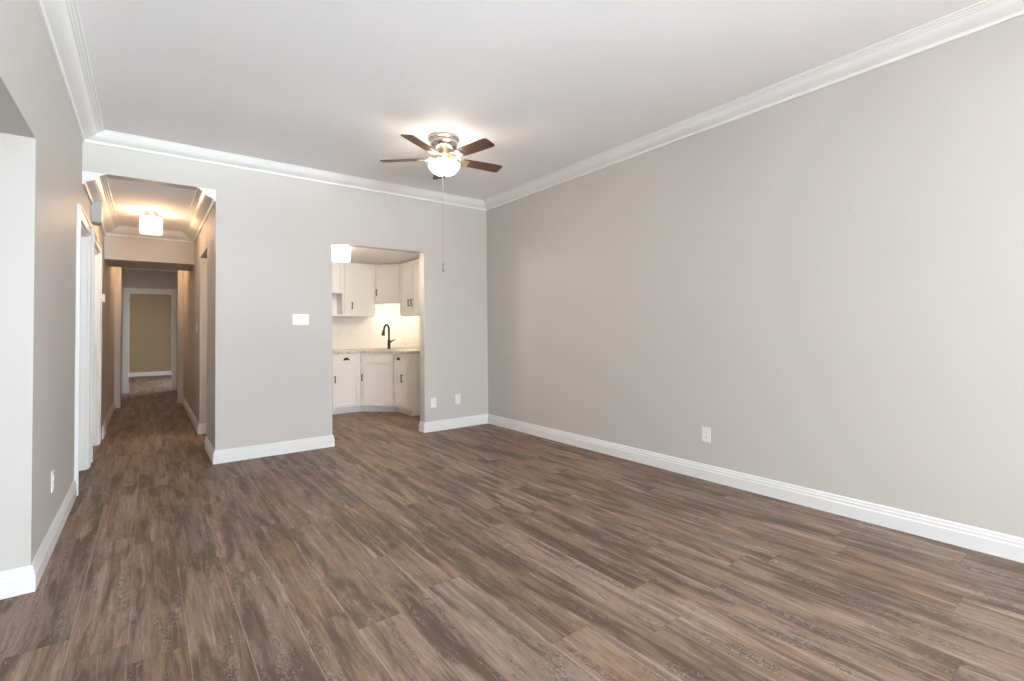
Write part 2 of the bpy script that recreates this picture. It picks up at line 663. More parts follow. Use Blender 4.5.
# hallway right wall with opening into the kitchen, and the hallway ceiling, beam, end wall
OPH = (5.88, 6.735, 2.075)
mb = MB()
wall_with_holes(mb, 'y', XH, XH + 0.11, YB + T, YE, 0, ZC, [(OPH[0], OPH[1], 0, OPH[2])])
struct(mb.build('wall_hall_right', WALL), 'right wall of the hallway with a side opening', 'wall')
struct(MB().box(XL, XH, YB + T, YE, ZH, ZH + 0.1).build('ceiling_hall', CEIL), 'white hallway ceiling around the crystal light', 'ceiling')
struct(MB().box(XL, XH, YBM0, YBM1, ZBM, ZH).build('ceiling_beam', WALL), 'dropped greige beam crossing the hallway', 'beam')
mb = MB()
ED = (-0.312, 0.425, 2.03)
wall_with_holes(mb, 'x', YE, YE + T, XL - T, XH + 0.11, 0, ZC, [(ED[0], ED[1], 0, ED[2])])
struct(mb.build('wall_hall_end', WALL), 'hallway end wall around the open doorway', 'wall')

# narrow returns in the far part of the hallway
struct(MB().box(XL, XL + 0.080, 9.95, 10.12, 0, ZH).build('trim_1', WALL), 'lit wall return on the left side of the far hallway', 'trim')
struct(MB().box(XH - 0.080, XH, 9.95, 10.12, 0, ZH).build('trim_2', WALL), 'lit wall return on the right side of the far hallway', 'trim')

# far room beyond the end doorway
mb = MB()
mb.box(-2.0, 2.2, 17.1, 17.22, 0, 2.6)
mb.box(-2.12, -2.0, YE + T, 17.22, 0, 2.6)
wall_with_holes(mb, 'y', 2.0, 2.12, YE + T, 17.1, 0, 2.6, [(13.6, 15.0, 0.7, 2.1)])
mb.box(-2.0, XL - T, YE, YE + T, 0, 2.6).box(XH + 0.11, 2.0, YE, YE + T, 0, 2.6)
struct(mb.build('wall_far_room', FARWALL), 'beige wall of the room seen through the end doorway', 'wall')
struct(MB().box(-2.0, 2.12, YE + T, 17.22, 2.6, 2.7).build('ceiling_far_room', CEIL), 'ceiling of the room beyond the end doorway', 'ceiling')
w = struct(bpy.data.objects.new('window_3', None))
COL.objects.link(w)
mb = MB()
mb.box(2.02, 2.10, 13.6, 15.0, 0.70, 0.76).box(2.02, 2.10, 13.6, 15.0, 2.04, 2.10)
for y in (13.6, 14.27, 14.94):
    mb.box(2.02, 2.10, y, y + 0.06, 0.76, 2.04)
mb.build('window_frame', TRIM, w)
MB().box(2.055, 2.062, 13.66, 14.94, 0.76, 2.04).build('pane', GLASS, w)

# kitchen shell
struct(MB().box(XH + 0.11, XR, YB + T, YKB, ZKC, ZKC + 0.1).build('ceiling_kitchen', CEIL), 'low kitchen ceiling above the wall cabinets', 'ceiling')
struct(MB().box(XH + 0.11, XR, YKB, YKB + T, 0, ZC).build('wall_kitchen_back', WALL), 'kitchen back wall behind the cabinets', 'wall')
mb = MB()
mb.box(XH + 0.11, XR, YKB - 0.008, YKB, 0.91, 1.75)
mb.box(XR - 0.008, XR, YB + T + 0.9, YKB - 0.008, 0.91, 1.75)
struct(mb.build('wall_backsplash', TILE), 'white tiled backsplash between counter and wall cabinets', 'backsplash')

# ------------------------------------------------------------------ crown moulding and baseboards
def crown(drop, proj, zc):
    base = [(0, 1.0), (0.10, 1.0), (0.12, 0.93), (0.12, 0.84), (0.16, 0.78), (0.22, 0.75), (0.32, 0.69), (0.42, 0.62), (0.52, 0.53), (0.60, 0.43),
            (0.66, 0.33), (0.70, 0.26), (0.76, 0.24), (0.78, 0.17), (0.86, 0.15), (0.88, 0.08), (0.97, 0.07), (1.0, 0.0), (0, 0)]
    return [(o * proj, zc - d * drop) for o, d in base]


CP = crown(0.083, 0.140, ZC)
ring = [(XL, YR), (XL, YB), (XR, YB), (XR, YR), (XL, YR)]
for i, (nm, lab) in enumerate((('trim_3', 'white crown moulding above the left wall'), ('trim_4', 'white crown moulding above the back wall openings'),
                               ('trim_5', 'white crown moulding above the long right wall'), ('trim_6', 'white crown moulding above the rear wall'))):
    pth = [ring[(i - 1) % 4], ring[i], ring[i + 1], ring[(i + 1) % 4 + 1]]
    struct(MB().sweep(pth, CP, 1, 2).build(nm, CROWN), lab, 'crown moulding')
CH = crown(0.108, 0.145, ZH)
CB = crown(0.085, 0.145, ZH)
hp = [(XL, YB + 0.001), (XL, YBM0), (XH, YBM0), (XH, YB + 0.001)]
struct(MB().sweep(hp, CH, 0, 1).build('trim_7', TRIM), 'white crown moulding along the left side of the hallway ceiling', 'crown moulding')
struct(MB().sweep(hp, CH, 1, 2).build('trim_8', TRIM), 'white crown moulding on the face of the hallway beam', 'crown moulding')
struct(MB().sweep(hp, CH, 2, 3).build('trim_9', TRIM), 'white crown moulding along the right side of the hallway ceiling', 'crown moulding')

BP = [(0, 0.118), (0.006, 0.118), (0.010, 0.110), (0.010, 0.100), (0.014, 0.095), (0.014, 0.080), (0.018, 0.074), (0.018, 0.0), (0, 0)]


def baseboard(name, path, label, i0=0, i1=None, inward=1):
    return struct(MB().sweep(path, BP, i0, i1, inward).build(name, TRIM), label, 'baseboard')


baseboard('baseboard_right', [(XK1, YB + T), (XK1, YB), (XR, YB), (XR, YR), (XL, YR)], 'white baseboard along the long right wall', 2, 3)
baseboard('baseboard_back', [(XK1, YB + T), (XK1, YB), (XR, YB), (XR, YR)], 'white baseboard right of the kitchen opening', 0, 2)
baseboard('baseboard_center', [(XH + 0.11, OPH[0]), (XH, OPH[0]), (XH, YB), (XK0, YB), (XK0, YB + T)], 'white baseboard between hallway and kitchen openings', 0, 4)
baseboard('baseboard_left', [(-1.78, YA1), (XL, YA1), (XL, D1[0] - 0.09)], 'white baseboard along the left wall and alcove return')
baseboard('baseboard_rear', [(XR, YB), (XR, YR), (XL, YR), (XL, YA0), (-1.7, YA0)], 'white baseboard along the rear wall', 1, 4)
baseboard('baseboard_hall_left', [(XL, D2[1] + 0.09), (XL, 9.95)], 'white baseboard along the left side of the hallway')
baseboard('baseboard_hall_far_left', [(XL, 10.12), (XL, 10.60)], 'white baseboard at the far left of the hallway')
baseboard('baseboard_hall_right', [(XH, 9.95), (XH, OPH[1]), (XH + 0.11, OPH[1])], 'white baseboard along the right side of the hallway')
baseboard('baseboard_hall_far_right', [(XH, 10.60), (XH, 10.12)], 'white baseboard at the far right of the hallway')
baseboard('baseboard_far_room', [(-2.0, 17.1), (2.0, 17.1)], 'white baseboard in the room beyond the end doorway')


# ------------------------------------------------------------------ doors and casings
def casing_y(name, x, side, y0, y1, h, label):
    """casing round an opening in a wall whose face is at x; side=+1 means the face looks towards +x"""
    p = 0.018 * side
    mb = MB()
    for a, b2 in ((y0 - 0.09, y0), (y1, y1 + 0.09)):
        mb.box(x, x + p, a, b2, 0, h + 0.09, 0.004)
        mb.box(x, x + p * 1.35, a - 0.003 if a < y0 else b2 - 0.02, a + 0.02 if a < y0 else b2 + 0.003, 0, h + 0.093, 0.003)
    mb.box(x, x + p, y0, y1, h, h + 0.09, 0.004)
    mb.box(x, x + p * 1.33, y0 - 0.07, y1 + 0.07, h + 0.07, h + 0.094, 0.003)
    # jambs lining the opening
    q = -T * side
    mb.box(x, x + q, y0, y0 + 0.02, 0, h).box(x, x + q, y1 - 0.02, y1, 0, h).box(x, x + q, y0 + 0.02, y1 - 0.02, h - 0.02, h)
    return struct(mb.build(name, TRIM), label, 'door casing')


def slab_door(name, x, y0, y1, h, label, knob_y):
    d = bpy.data.objects.new(name, None)
    COL.objects.link(d)
    struct(d, label, 'door')
    d.location = (x, (y0 + y1) / 2, 0)
    w2 = (y1 - y0) / 2 - 0.024
    mb = MB().box(-0.035, -0.008, -w2, w2, 0.008, h - 0.024)
    for z0, z1 in ((0.0, 0.20), (0.92, 1.08), (h - 0.14, h - 0.024)):
        mb.box(-0.008, 0, -w2, w2, max(z0, 0.008), z1)
    for a, b2 in ((-w2, -w2 + 0.11), (w2 - 0.11, w2), (-0.05, 0.05)):
        for z0, z1 in ((0.20, 0.92), (1.08, h - 0.14)):
            mb.box(-0.008, 0, a, b2, z0, z1)
    mb.build('door_panel', TRIM, d)
    kb = MB()
    kb.tube([(0, knob_y, 1.0), (0.03, knob_y, 1.0), (0.04, knob_y, 1.0), (0.055, knob_y, 1.0), (0.062, knob_y, 1.0)], [0.012, 0.011, 0.024, 0.026, 0.012], 16)
    kb.build('door_knob', NICKEL, d, smooth=True)


casing_y('trim_10', XL, 1, D1[0], D1[1], DH, 'white casing round the nearest hallway door')
casing_y('trim_11', XL, 1, D2[0], D2[1], DH, 'white casing round the second hallway door')
slab_door('door_1', XL - 0.07, D1[0], D1[1], DH, 'white door nearest the living room in the left hallway wall', -0.30)
slab_door('door_2', XL - 0.07, D2[0], D2[1], DH, 'white door further along the left hallway wall', -0.30)
# side doors in the far hallway, closed in shallow frames
for nm, dn, x, sd, lab in (('trim_12', 'door_3', XL, 1, 'left'), ('trim_13', 'door_4', XH, -1, 'right')):
    mb = MB()
    for a in (10.62, 11.50):
        mb.box(x, x + 0.022 * sd, a, a + 0.08, 0, 2.12, 0.003)
    mb.box(x, x + 0.022 * sd, 10.70, 11.50, 2.04, 2.12, 0.003)
    struct(mb.build(nm, TRIM), 'white door casing on the far %s of the hallway' % lab, 'door casing')
    struct(MB().box(x, x + 0.006 * sd, 10.70, 11.50, 0.008, 2.04).build(dn, TRIM), 'closed white door on the far %s of the hallway' % lab, 'door')

# end doorway casing
mb = MB()
mb.box(ED[0] - 0.085, ED[0], YE - 0.02, YE, 0, ED[2] + 0.085, 0.004)
mb.box(ED[1], ED[1] + 0.062, YE - 0.02, YE, 0, ED[2] + 0.085, 0.004)
mb.box(ED[0], ED[1], YE - 0.02, YE, ED[2], ED[2] + 0.085, 0.004)
mb.box(ED[0], ED[0] + 0.02, YE, YE + T, 0, ED[2]).box(ED[1] - 0.02, ED[1], YE, YE + T, 0, ED[2]).box(ED[0] + 0.02, ED[1] - 0.02, YE, YE + T, ED[2] - 0.02, ED[2])
end_casing = struct(mb.build('trim_14', TRIM), 'white casing round the doorway at the end of the hallway', 'door casing')
for z in (0.22, 1.82):
    MB().box(ED[0] + 0.02, ED[0] + 0.027, YE + 0.02, YE + 0.06, z, z + 0.09, 0.002).build('hinge', BLACK, end_casing)
MB().box(ED[1] - 0.026, ED[1] - 0.02, YE + 0.03, YE + 0.06, 0.96, 1.06, 0.002).build('strike_plate', NICKEL, end_casing)
# the open door leaf folded back into the far room
d = struct(bpy.data.objects.new('door_5', None), 'white door opened back into the far room', 'door')
COL.objects.link(d)
MB().box(ED[0] - 0.045, ED[0] - 0.008, YE + T + 0.01, YE + T + 0.72, 0.008, 2.01).build('door_panel', TRIM, d)

# ------------------------------------------------------------------ ceiling fan
FX, FY = 1.981, 3.540
fan = thing('ceiling_fan', 'five blade nickel ceiling fan with walnut blades and lit glass bowl', 'ceiling fan', (FX, FY, ZC))
MB().lathe([(0.0, 0.0), (0.130, 0.0), (0.132, -0.010), (0.130, -0.020), (0.121, -0.026), (0.121, -0.032), (0.0, -0.032)], 48).build('canopy', NICKEL, fan, smooth=True)
MB().lathe([(0.0, -0.032), (0.114, -0.032), (0.118, -0.045), (0.114, -0.066), (0.100, -0.086), (0.082, -0.098), (0.070, -0.104), (0.0, -0.104)], 48).build('motor_housing', NICKEL, fan, smooth=True)
MB().lathe([(0.0, -0.104), (0.040, -0.104), (0.042, -0.112), (0.042, -0.138), (0.040, -0.146), (0.0, -0.146)], 36).build('flywheel', BRASS, fan, smooth=True)
MB().lathe([(0.0, -0.146), (0.052, -0.146), (0.058, -0.154), (0.050, -0.166), (0.048, -0.174), (0.088, -0.194), (0.094, -0.202), (0.088, -0.207), (0.0, -0.207)], 40).build('light_fitter', BRASS, fan, smooth=True)
MB().lathe([(0.086, -0.206), (0.107, -0.208), (0.121, -0.215), (0.128, -0.228), (0.127, -0.243), (0.119, -0.262), (0.104, -0.280), (0.084, -0.296),
            (0.060, -0.308), (0.030, -0.314), (0.0, -0.316)], 60, 0, 0, 10, 0.015).build('glass_bowl', BOWL, fan, smooth=True)
MB().lathe([(0.0, -0.315), (0.016, -0.316), (0.018, -0.322), (0.010, -0.327), (0.006, -0.333), (0.0, -0.335)], 20).build('finial', BRASS, fan, smooth=True)
ch = MB()
ch.tube([(-0.012, 0.004, -0.312), (-0.012, 0.004, -1.095)], 0.0016, 6)
for k in range(77):
    z = -0.322 - k * 0.010
    ch.lathe([(0, z + 0.0028), (0.0026, z), (0, z - 0.0028)], 6, -0.012, 0.004)
chain = ch.build('pull_chain', CHAINM, fan)
MB().lathe([(0, -1.050), (0.006, -1.054), (0.0085, -1.068), (0.006, -1.082), (0.003, -1.086), (0.003, -1.094), (0.008, -1.098), (0.012, -1.112), (0.010, -1.128), (0.0, -1.136)], 14, -0.012, 0.004).build('pull_fob', PLATE2, chain, smooth=True)

TILTZ = -0.176
for k in range(5):
    ang = math.radians(66 + 72 * k)
    # blade in local frame: x radial, y tangential
    R0_, R1_ = 0.165, 0.540
    outline = [(R0_, -0.042), (R0_ + 0.02, -0.050), (0.30, -0.056), (R1_ - 0.030, -0.061), (R1_ - 0.006, -0.054), (R1_, -0.040),
               (R1_, 0.040), (R1_ - 0.006, 0.054), (R1_ - 0.030, 0.061), (0.30, 0.056), (R0_ + 0.02, 0.050), (R0_, 0.042)]
    bl = MB().prism(outline, -0.003, 0.003).build('blade', BLADE, fan)
    bl.rotation_mode = 'XYZ'
    Mx = Matrix.Translation((0, 0, TILTZ)) @ Matrix.Rotation(ang, 4, 'Z') @ Matrix.Rotation(math.radians(-12), 4, 'X')
    bl.matrix_local = Mx
    # ornate blade iron
    ir = MB()
    for sy in (-1, 1):
        pts = []
        for q in range(13):
            a = q / 12
            pts.append((0.060 + 0.155 * a, sy * (0.008 + 0.030 * math.sin(PI * min(1, a * 1.25) * 0.9)), 0.020 * (1 - a) ** 2 - 0.006))
        ir.tube(pts, [0.0065] * 12 + [0.004], 8)
    ir.lathe([(0.0, -0.003), (0.020, -0.003), (0.022, -0.007), (0.016, -0.010), (0.0, -0.010)], 20, 0.205, 0)
    ir.box(0.165, 0.225, -0.036, 0.036, -0.0085, -0.0035, 0.002)
    for sx, sy in ((0.19, -0.022), (0.19, 0.022), (0.218, 0)):
        ir.lathe([(0, -0.012), (0.004, -0.011), (0.005, -0.008), (0, -0.008)], 10, sx, sy)
    io = ir.build('blade_arm', BRASS, bl, smooth=True)

# ------------------------------------------------------------------ crystal flush lights
def crystal_light(loc, label, bulb, cmat):
    t = thing('crystal_ceiling_light', label, 'ceiling light', loc, 0, None)
    MB().lathe([(0, 0), (0.062, 0), (0.064, -0.006), (0.060, -0.022), (0.030, -0.026), (0.022, -0.045), (0, -0.045)], 36).build('canopy', NICKEL, t, smooth=True)
    fr = MB()
    fr.lathe([(0.080, -0.048), (0.097, -0.048), (0.097, -0.056), (0.080, -0.056), (0.080, -0.048)], 40)
    for k in range(4):
        a = PI / 4 + k * PI / 2
        fr.tube([(0.02 * math.cos(a), 0.02 * math.sin(a), -0.042), (0.088 * math.cos(a), 0.088 * math.sin(a), -0.051)], 0.0035, 8)
    fr.build('rim', NICKEL, t)
    pr = MB()
    for k in range(16):
        a = 2 * PI * k / 16
        b = bmesh.new()
        n = 6
        rr = 0.0135
        prof = [(0.6, -0.056), (1.0, -0.064), (1.0, -0.225), (0.55, -0.240)]
        rings = [[b.verts.new((0.088 + rr * s * math.cos(2 * PI * j / n), rr * s * math.sin(2 * PI * j / n), z)) for j in range(n)] for s, z in prof]
        for A, B in zip(rings, rings[1:]):
            for j in range(n):
                b.faces.new((A[j], A[(j + 1) % n], B[(j + 1) % n], B[j]))
        b.faces.new(rings[0][::-1])
        b.faces.new(rings[-1])
        bmesh.ops.recalc_face_normals(b, faces=b.faces[:])
        pr.add(b, Matrix.Rotation(a, 4, 'Z'))
    pr.lathe([(0.0, -0.226), (0.070, -0.226), (0.076, -0.230), (0.070, -0.236), (0.0, -0.236)], 32)
    pr.build('crystal_shade', cmat, t)
    MB().lathe([(0, -0.070), (0.009, -0.070), (0.010, -0.095), (0.015, -0.115), (0.018, -0.140), (0.015, -0.165), (0.008, -0.178), (0, -0.180)], 24).build('bulb', bulb, t, smooth=True)
    return t


crystal_light((0.025, 6.42, ZH), 'lit crystal drum light on the hallway ceiling before the beam', BULB1, CRYSTAL)
crystal_light((1.80, 5.68, ZKC), 'lit crystal drum light seen through the kitchen opening', BULB2, CRYSTAL2)
# plain flush lamp in the far hallway, hidden behind the beam from here
fl = thing('flush_ceiling_light', 'small round flush light on the far hallway ceiling behind the beam', 'ceiling light', (0.03, 9.55, ZH))
MB().lathe([(0, 0), (0.09, 0), (0.095, -0.012), (0.09, -0.02), (0, -0.02)], 32).build('base', NICKEL, fl, smooth=True)
MB().lathe([(0.085, -0.02), (0.095, -0.035), (0.085, -0.065), (0.05, -0.085), (0, -0.092)], 32).build('glass_shade', BOWLFAR, fl, smooth=True)

# ------------------------------------------------------------------ electrical fittings
def outlet(loc, rz, label, group=None, blank=False):
    t = thing('wall_outlet', label, 'outlet', loc, rz, group)
    MB().box(-0.036, 0.036, -0.006, 0, -0.058, 0.058, 0.003).build('cover_plate', PLATE, t)
    if blank:
        for z in (-0.03, 0.03):
            MB().lathe([(0, 0), (0.003, 0), (0.003, 0.001), (0, 0.001)], 10).build('screw', PLATE, t, (0, -0.006, z), rot=(PI / 2, 0, 0))
        return t
    for z in (-0.02, 0.02):
        r = MB().box(-0.017, 0.017, -0.009, -0.006, z - 0.014, z + 0.014, 0.0025).build('receptacle', PLATE, t)
        s = MB().box(-0.008, -0.0055, -0.0096, -0.009, z - 0.004, z + 0.007).box(0.0055, 0.008, -0.0096, -0.009, z - 0.004, z + 0.007)
        s.build('slots', PLATE2, r)
    MB().lathe([(0, 0), (0.003, 0), (0.003, 0.001), (0, 0.001)], 10).build('screw', NICKEL, t, (0, -0.006, 0), rot=(PI / 2, 0, 0))
    return t


outlet((2.692, YB, 0.335), 0, 'blank white wall plate low on the back wall next to the kitchen opening', None, True)
outlet((3.022, YB, 0.347), 0, 'white duplex outlet on the back wall nearest the room corner')
outlet((XR, 2.090, 0.351), -PI / 2, 'white duplex outlet low on the long right wall')
outlet((XL, 3.717, 0.357), PI / 2, 'white duplex outlet low on the left wall by the alcove')
# light switches
sw = thing('light_switch', 'wide white three gang switch plate between the two openings', 'light switch', (1.2175, YB, 1.305), 0)
MB().box(-0.079, 0.079, -0.007, 0, -0.055, 0.055, 0.003).build('cover_plate', PLATE, sw)
for x in (-0.046, 0, 0.046):
    MB().box(x - 0.016, x + 0.016, -0.011, -0.007, -0.033, 0.033, 0.002).build('rocker', PLATE, sw)
sw = thing('light_switch', 'small white switch on the right wall of the hallway', 'light switch', (XH, 7.16, 1.25), -PI / 2)
MB().box(-0.036, 0.036, -0.007, 0, -0.058, 0.058, 0.003).build('cover_plate', PLATE, sw)
MB().box(-0.016, 0.016, -0.011, -0.007, -0.033, 0.033, 0.002).build('rocker', PLATE, sw)
for (ny, nz), lab in zip(((1.098, 1.905), (1.654, 1.964), (1.290, 1.547)), ('tiny nail head on the right wall, highest and nearest of the three', 'tiny nail head on the right wall, farthest of the three', 'tiny nail head on the right wall, lowest of the three')):
    nl = MB().lathe([(0, -0.004), (0.0015, -0.004), (0.0015, 0.003), (0.0055, 0.0035), (0.0045, 0.005), (0, 0.0055)], 12).build('wall_nail', GREYBOX, None, (XR, ny, nz), rot=(0, -PI / 2, 0))
    tag(nl, lab, 'nail')
th = thing('thermostat', 'white thermostat on the left hallway wall past the doors', 'thermostat', (XL, 7.32, 1.60), PI / 2)
MB().box(-0.055, 0.055, -0.028, 0, -0.045, 0.045, 0.006).build('body', PLATE, th)
MB().box(-0.030, 0.030, -0.030, -0.028, -0.008, 0.026, 0.0008).build('display', PLATE2, th)
dc = thing('door_chime', 'grey door chime box high between the two hallway doors', 'door chime', (XL, 5.92, 2.32), PI / 2)
MB().box(-0.085, 0.085, -0.078, 0, -0.105, 0.105, 0.005).build('cover', GREYBOX, dc)
MB().box(-0.070, 0.070, -0.066, -0.010, -0.111, -0.105).build('grille', PLATE2, dc)
vt = thing('baseboard_vent', 'pale metal vent grille at the foot of the left hallway wall', 'vent', (XL + 0.018, 7.28, 0.001), PI / 2)
MB().box(-0.17, 0.17, -0.018, 0, 0, 0.14, 0.005).build('frame', VENTM, vt)
lv = MB()
for k in range(7):
    z = 0.026 + k * 0.015
    lv.box(-0.15, 0.15, -0.024, -0.018, z, z + 0.006)
lv.build('louvers', VENTM, vt)

# ------------------------------------------------------------------ kitchen cabinets
def shaker(mb, x0, x1, z0, z1, yf, fw=0.055, th=0.019):
    """shaker panel whose front face is at local y=yf (towards -y)"""
    b = 0.002
    mb.box(x0, x1, yf + 0.012, yf + th, z0, z1)
    mb.box(x0, x0 + fw, yf, yf + 0.014, z0, z1, b).box(x1 - fw, x1, yf, yf + 0.014, z0, z1, b)
    mb.box(x0 + fw, x1 - fw, yf, yf + 0.014, z0, z0 + fw, b).box(x0 + fw, x1 - fw, yf, yf + 0.014, z1 - fw, z1, b)
    return mb


def bar_pull(parent, x, z, yf, length=0.10):
    mb = MB()
    mb.box(x - 0.006, x + 0.006, yf - 0.032, yf - 0.020, z - length / 2, z + length / 2, 0.002)
    for s in (-1, 1):
        mb.box(x - 0.005, x + 0.005, yf - 0.022, yf, z + s * (length / 2 - 0.012) - 0.005, z + s * (length / 2 - 0.012) + 0.005)
    mb.build('handle', BLACK, parent)


def cup_pull(parent, x, z, yf):
    t = bmesh.new()
    n = 14
    rows = []
    for j in range(6):
        a = j / 5 * PI / 2
        rows.append([t.verts.new((x + 0.044 * math.cos(PI * k / n) * (0.35 + 0.65 * math.cos(a)), yf - 0.026 * math.sin(a) * math.sin(PI * k / n) ** 0.5, z - 0.016 + 0.040 * math.sin(PI * k / n) * (0.25 + 0.75 * math.cos(a)))) for k in range(n + 1)])
    for A, B in zip(rows, rows[1:]):
        for k in range(n):
            t.faces.new((A[k], A[k + 1], B[k + 1], B[k]))
    bmesh.ops.solidify(t, geom=t.faces[:], thickness=0.003)
    mb = MB().add(t)
    mb.build('cup_handle', BLACK, parent)


ZT = 0.862   # underside of counter
KICK = 0.085

# left base cabinet on the back wall: local origin at left front corner of the carcass, facing -y
FRY = 7.02   # carcass front (door faces at 6.999)
lb = thing('base_cabinet', 'white base cabinet left of the sink corner, one drawer over one door', 'cabinet', (2.085, FRY, 0), 0)
wL = 0.418
mb = MB().box(0, wL, 0, YKB - FRY - 0.012, KICK, ZT).box(0.0, wL, 0.05, YKB - FRY - 0.012, 0, KICK)
mb.build('body', CAB, lb)
dr = shaker(MB(), 0.012, wL - 0.012, 0.715, 0.845, -0.020, 0.026).build('drawer', CAB, lb)
cup_pull(dr, wL / 2, 0.785, -0.020)
do = shaker(MB(), 0.012, wL - 0.012, 0.092, 0.690, -0.020).build('door', CAB, lb)
bar_pull(do, 0.042, 0.505, -0.020)

# diagonal sink cabinet
P0 = Vector((2.505, FRY))
P1 = Vector((2.885, 6.665))
dv = P1 - P0
wD = dv.length
angD = math.atan2(dv.y, dv.x)
db = thing('sink_base_cabinet', 'white diagonal corner base cabinet under the sink with false drawer front', 'cabinet', (P0.x, P0.y, 0), angD)
inv = Matrix.Rotation(-angD, 2)


def loc2(pt):
    q = Vector(pt) - P0
    return (q.x * math.cos(-angD) - q.y * math.sin(-angD), q.x * math.sin(-angD) + q.y * math.cos(-angD))


corner_poly = [loc2(p) for p in ((2.505, FRY), (2.885, 6.665), (XR - 0.012, 6.665), (XR - 0.012, YKB - 0.012), (2.505, YKB - 0.012))]
toe_poly = [loc2(p) for p in ((2.505, FRY + 0.05), (2.505 + 0.022, FRY + 0.05), (2.935, 6.665 + 0.022), (2.935, 6.665), (XR - 0.012, 6.665), (XR - 0.012, YKB - 0.012), (2.505, YKB - 0.012))]
mb = MB()
# open-topped carcass: front, floor, backs, so that the basin hangs inside
mb.prism(corner_poly, KICK, KICK + 0.02)
nC = len(corner_poly)
cen = Vector((sum(p[0] for p in corner_poly) / nC, sum(p[1] for p in corner_poly) / nC))
for i in range(nC):
    a, b_ = Vector(corner_poly[i]), Vector(corner_poly[(i + 1) % nC])
    e = (b_ - a).normalized()
    nn = Vector((-e.y, e.x))
    if nn.dot(cen - a) < 0:
        nn = -nn
    mb.prism([tuple(a), tuple(b_), tuple(b_ + nn * 0.016), tuple(a + nn * 0.016)], KICK, ZT)
mb.prism(toe_poly, 0, KICK)
mb.build('body', CAB, db)
shaker(MB(), 0.014, wD - 0.014, 0.715, 0.845, -0.020, 0.026).build('drawer_front', CAB, db)
do = shaker(MB(), 0.014, wD - 0.014, 0.092, 0.690, -0.020).build('door', CAB, db)
bar_pull(do, 0.042, 0.510, -0.020)

# right base cabinet on the right wall, facing -x
yR0, yR1 = 6.665, 6.20
rb = thing('base_cabinet', 'white base cabinet right of the sink corner with plain end panel showing', 'cabinet', (2.885, yR0, 0), -PI / 2)
wR = yR0 - yR1
dep = XR - 0.012 - 2.885
MB().box(0, wR, 0, dep, KICK, ZT).box(0, wR - 0.01, 0.05, dep, 0, KICK).build('body', CAB, rb)
dr = shaker(MB(), 0.014, wR - 0.012, 0.715, 0.845, -0.020, 0.026).build('drawer', CAB, rb)
cup_pull(dr, wR * 0.40, 0.785, -0.020)
do = shaker(MB(), 0.014, wR - 0.012, 0.092, 0.690, -0.020).build('door', CAB, rb)
bar_pull(do, wR - 0.140, 0.520, -0.020, 0.11)
MB().box(wR, wR + 0.004, 0.004, dep, KICK, ZT).build('end_panel', CAB, rb)

# countertop with a sink cut-out, one continuous worktop
OV = 0.035
ct_out = [(2.060, YKB - 0.012), (2.060, FRY - OV), (2.505 - OV * 0.35, FRY - OV), (2.885 - OV, 6.665 - OV * 0.35), (2.885 - OV, yR1 - 0.012), (XR - 0.012, yR1 - 0.012), (XR - 0.012, YKB - 0.012)]
diag = (Vector((XR, YKB)) - (P0 + P1) / 2).normalized()
along = Vector((-diag.y, diag.x))
SC_C = (P0 + P1) / 2 + diag * 0.27


def rrect(hx, hy, r, k=5):
    pts = []
    for cx, cy, a0 in ((hx - r, hy - r, 0), (-hx + r, hy - r, PI / 2), (-hx + r, -hy + r, PI), (hx - r, -hy + r, 3 * PI / 2)):
        for i in range(k + 1):
            a = a0 + PI / 2 * i / k
            pts.append((cx + r * math.cos(a), cy + r * math.sin(a)))
    return pts


def to_world(p):
    q = SC_C + along * p[0] + diag * p[1]
    return (q.x, q.y)


hole = [to_world(p) for p in rrect(0.265, 0.185, 0.05)]
t = bmesh.new()
for loop in (ct_out, hole):
    vs = [t.verts.new((x, y, 0)) for x, y in loop]
    for i in range(len(vs)):
        t.edges.new((vs[i], vs[(i + 1) % len(vs)]))
bmesh.ops.triangle_fill(t, use_beauty=True, use_dissolve=False, edges=t.edges[:])
# drop triangles lying inside the hole
hc = Vector((SC_C.x, SC_C.y))
for fc in [f_ for f_ in t.faces if abs((Vector(f_.calc_center_median()[:2]) - hc).dot(along)) < 0.2649 and abs((Vector(f_.calc_center_median()[:2]) - hc).dot(diag)) < 0.1849]:
    if all(any((Vector(v.co[:2]) - Vector(h)).length < 1e-4 for h in hole) for v in fc.verts):
        t.faces.remove(fc)
ex = bmesh.ops.extrude_face_region(t, geom=t.faces[:])
bmesh.ops.translate(t, verts=[v for v in ex['geom'] if isinstance(v, bmesh.types.BMVert)], vec=(0, 0, 0.040))
bmesh.ops.recalc_face_normals(t, faces=t.faces[:])
ct = MB().add(t).build('countertop', COUNTER, None, (0, 0, ZT))
tag(ct, 'speckled beige laminate countertop wrapping the kitchen corner', 'countertop')
ZTOP = ZT + 0.040

# sink
sk = thing('kitchen_sink', 'stainless drop in sink set in the corner countertop', 'sink', (SC_C.x, SC_C.y, ZTOP), math.atan2(along.y, along.x))


def ring_mesh(loops):
    t = bmesh.new()
    R_ = [[t.verts.new((x, y, z)) for x, y in pts] for pts, z in loops]
    for A, B in zip(R_, R_[1:]):
        for k in range(len(A)):
            t.faces.new((A[k], A[(k + 1) % len(A)], B[(k + 1) % len(A)], B[k]))
    return t, R_


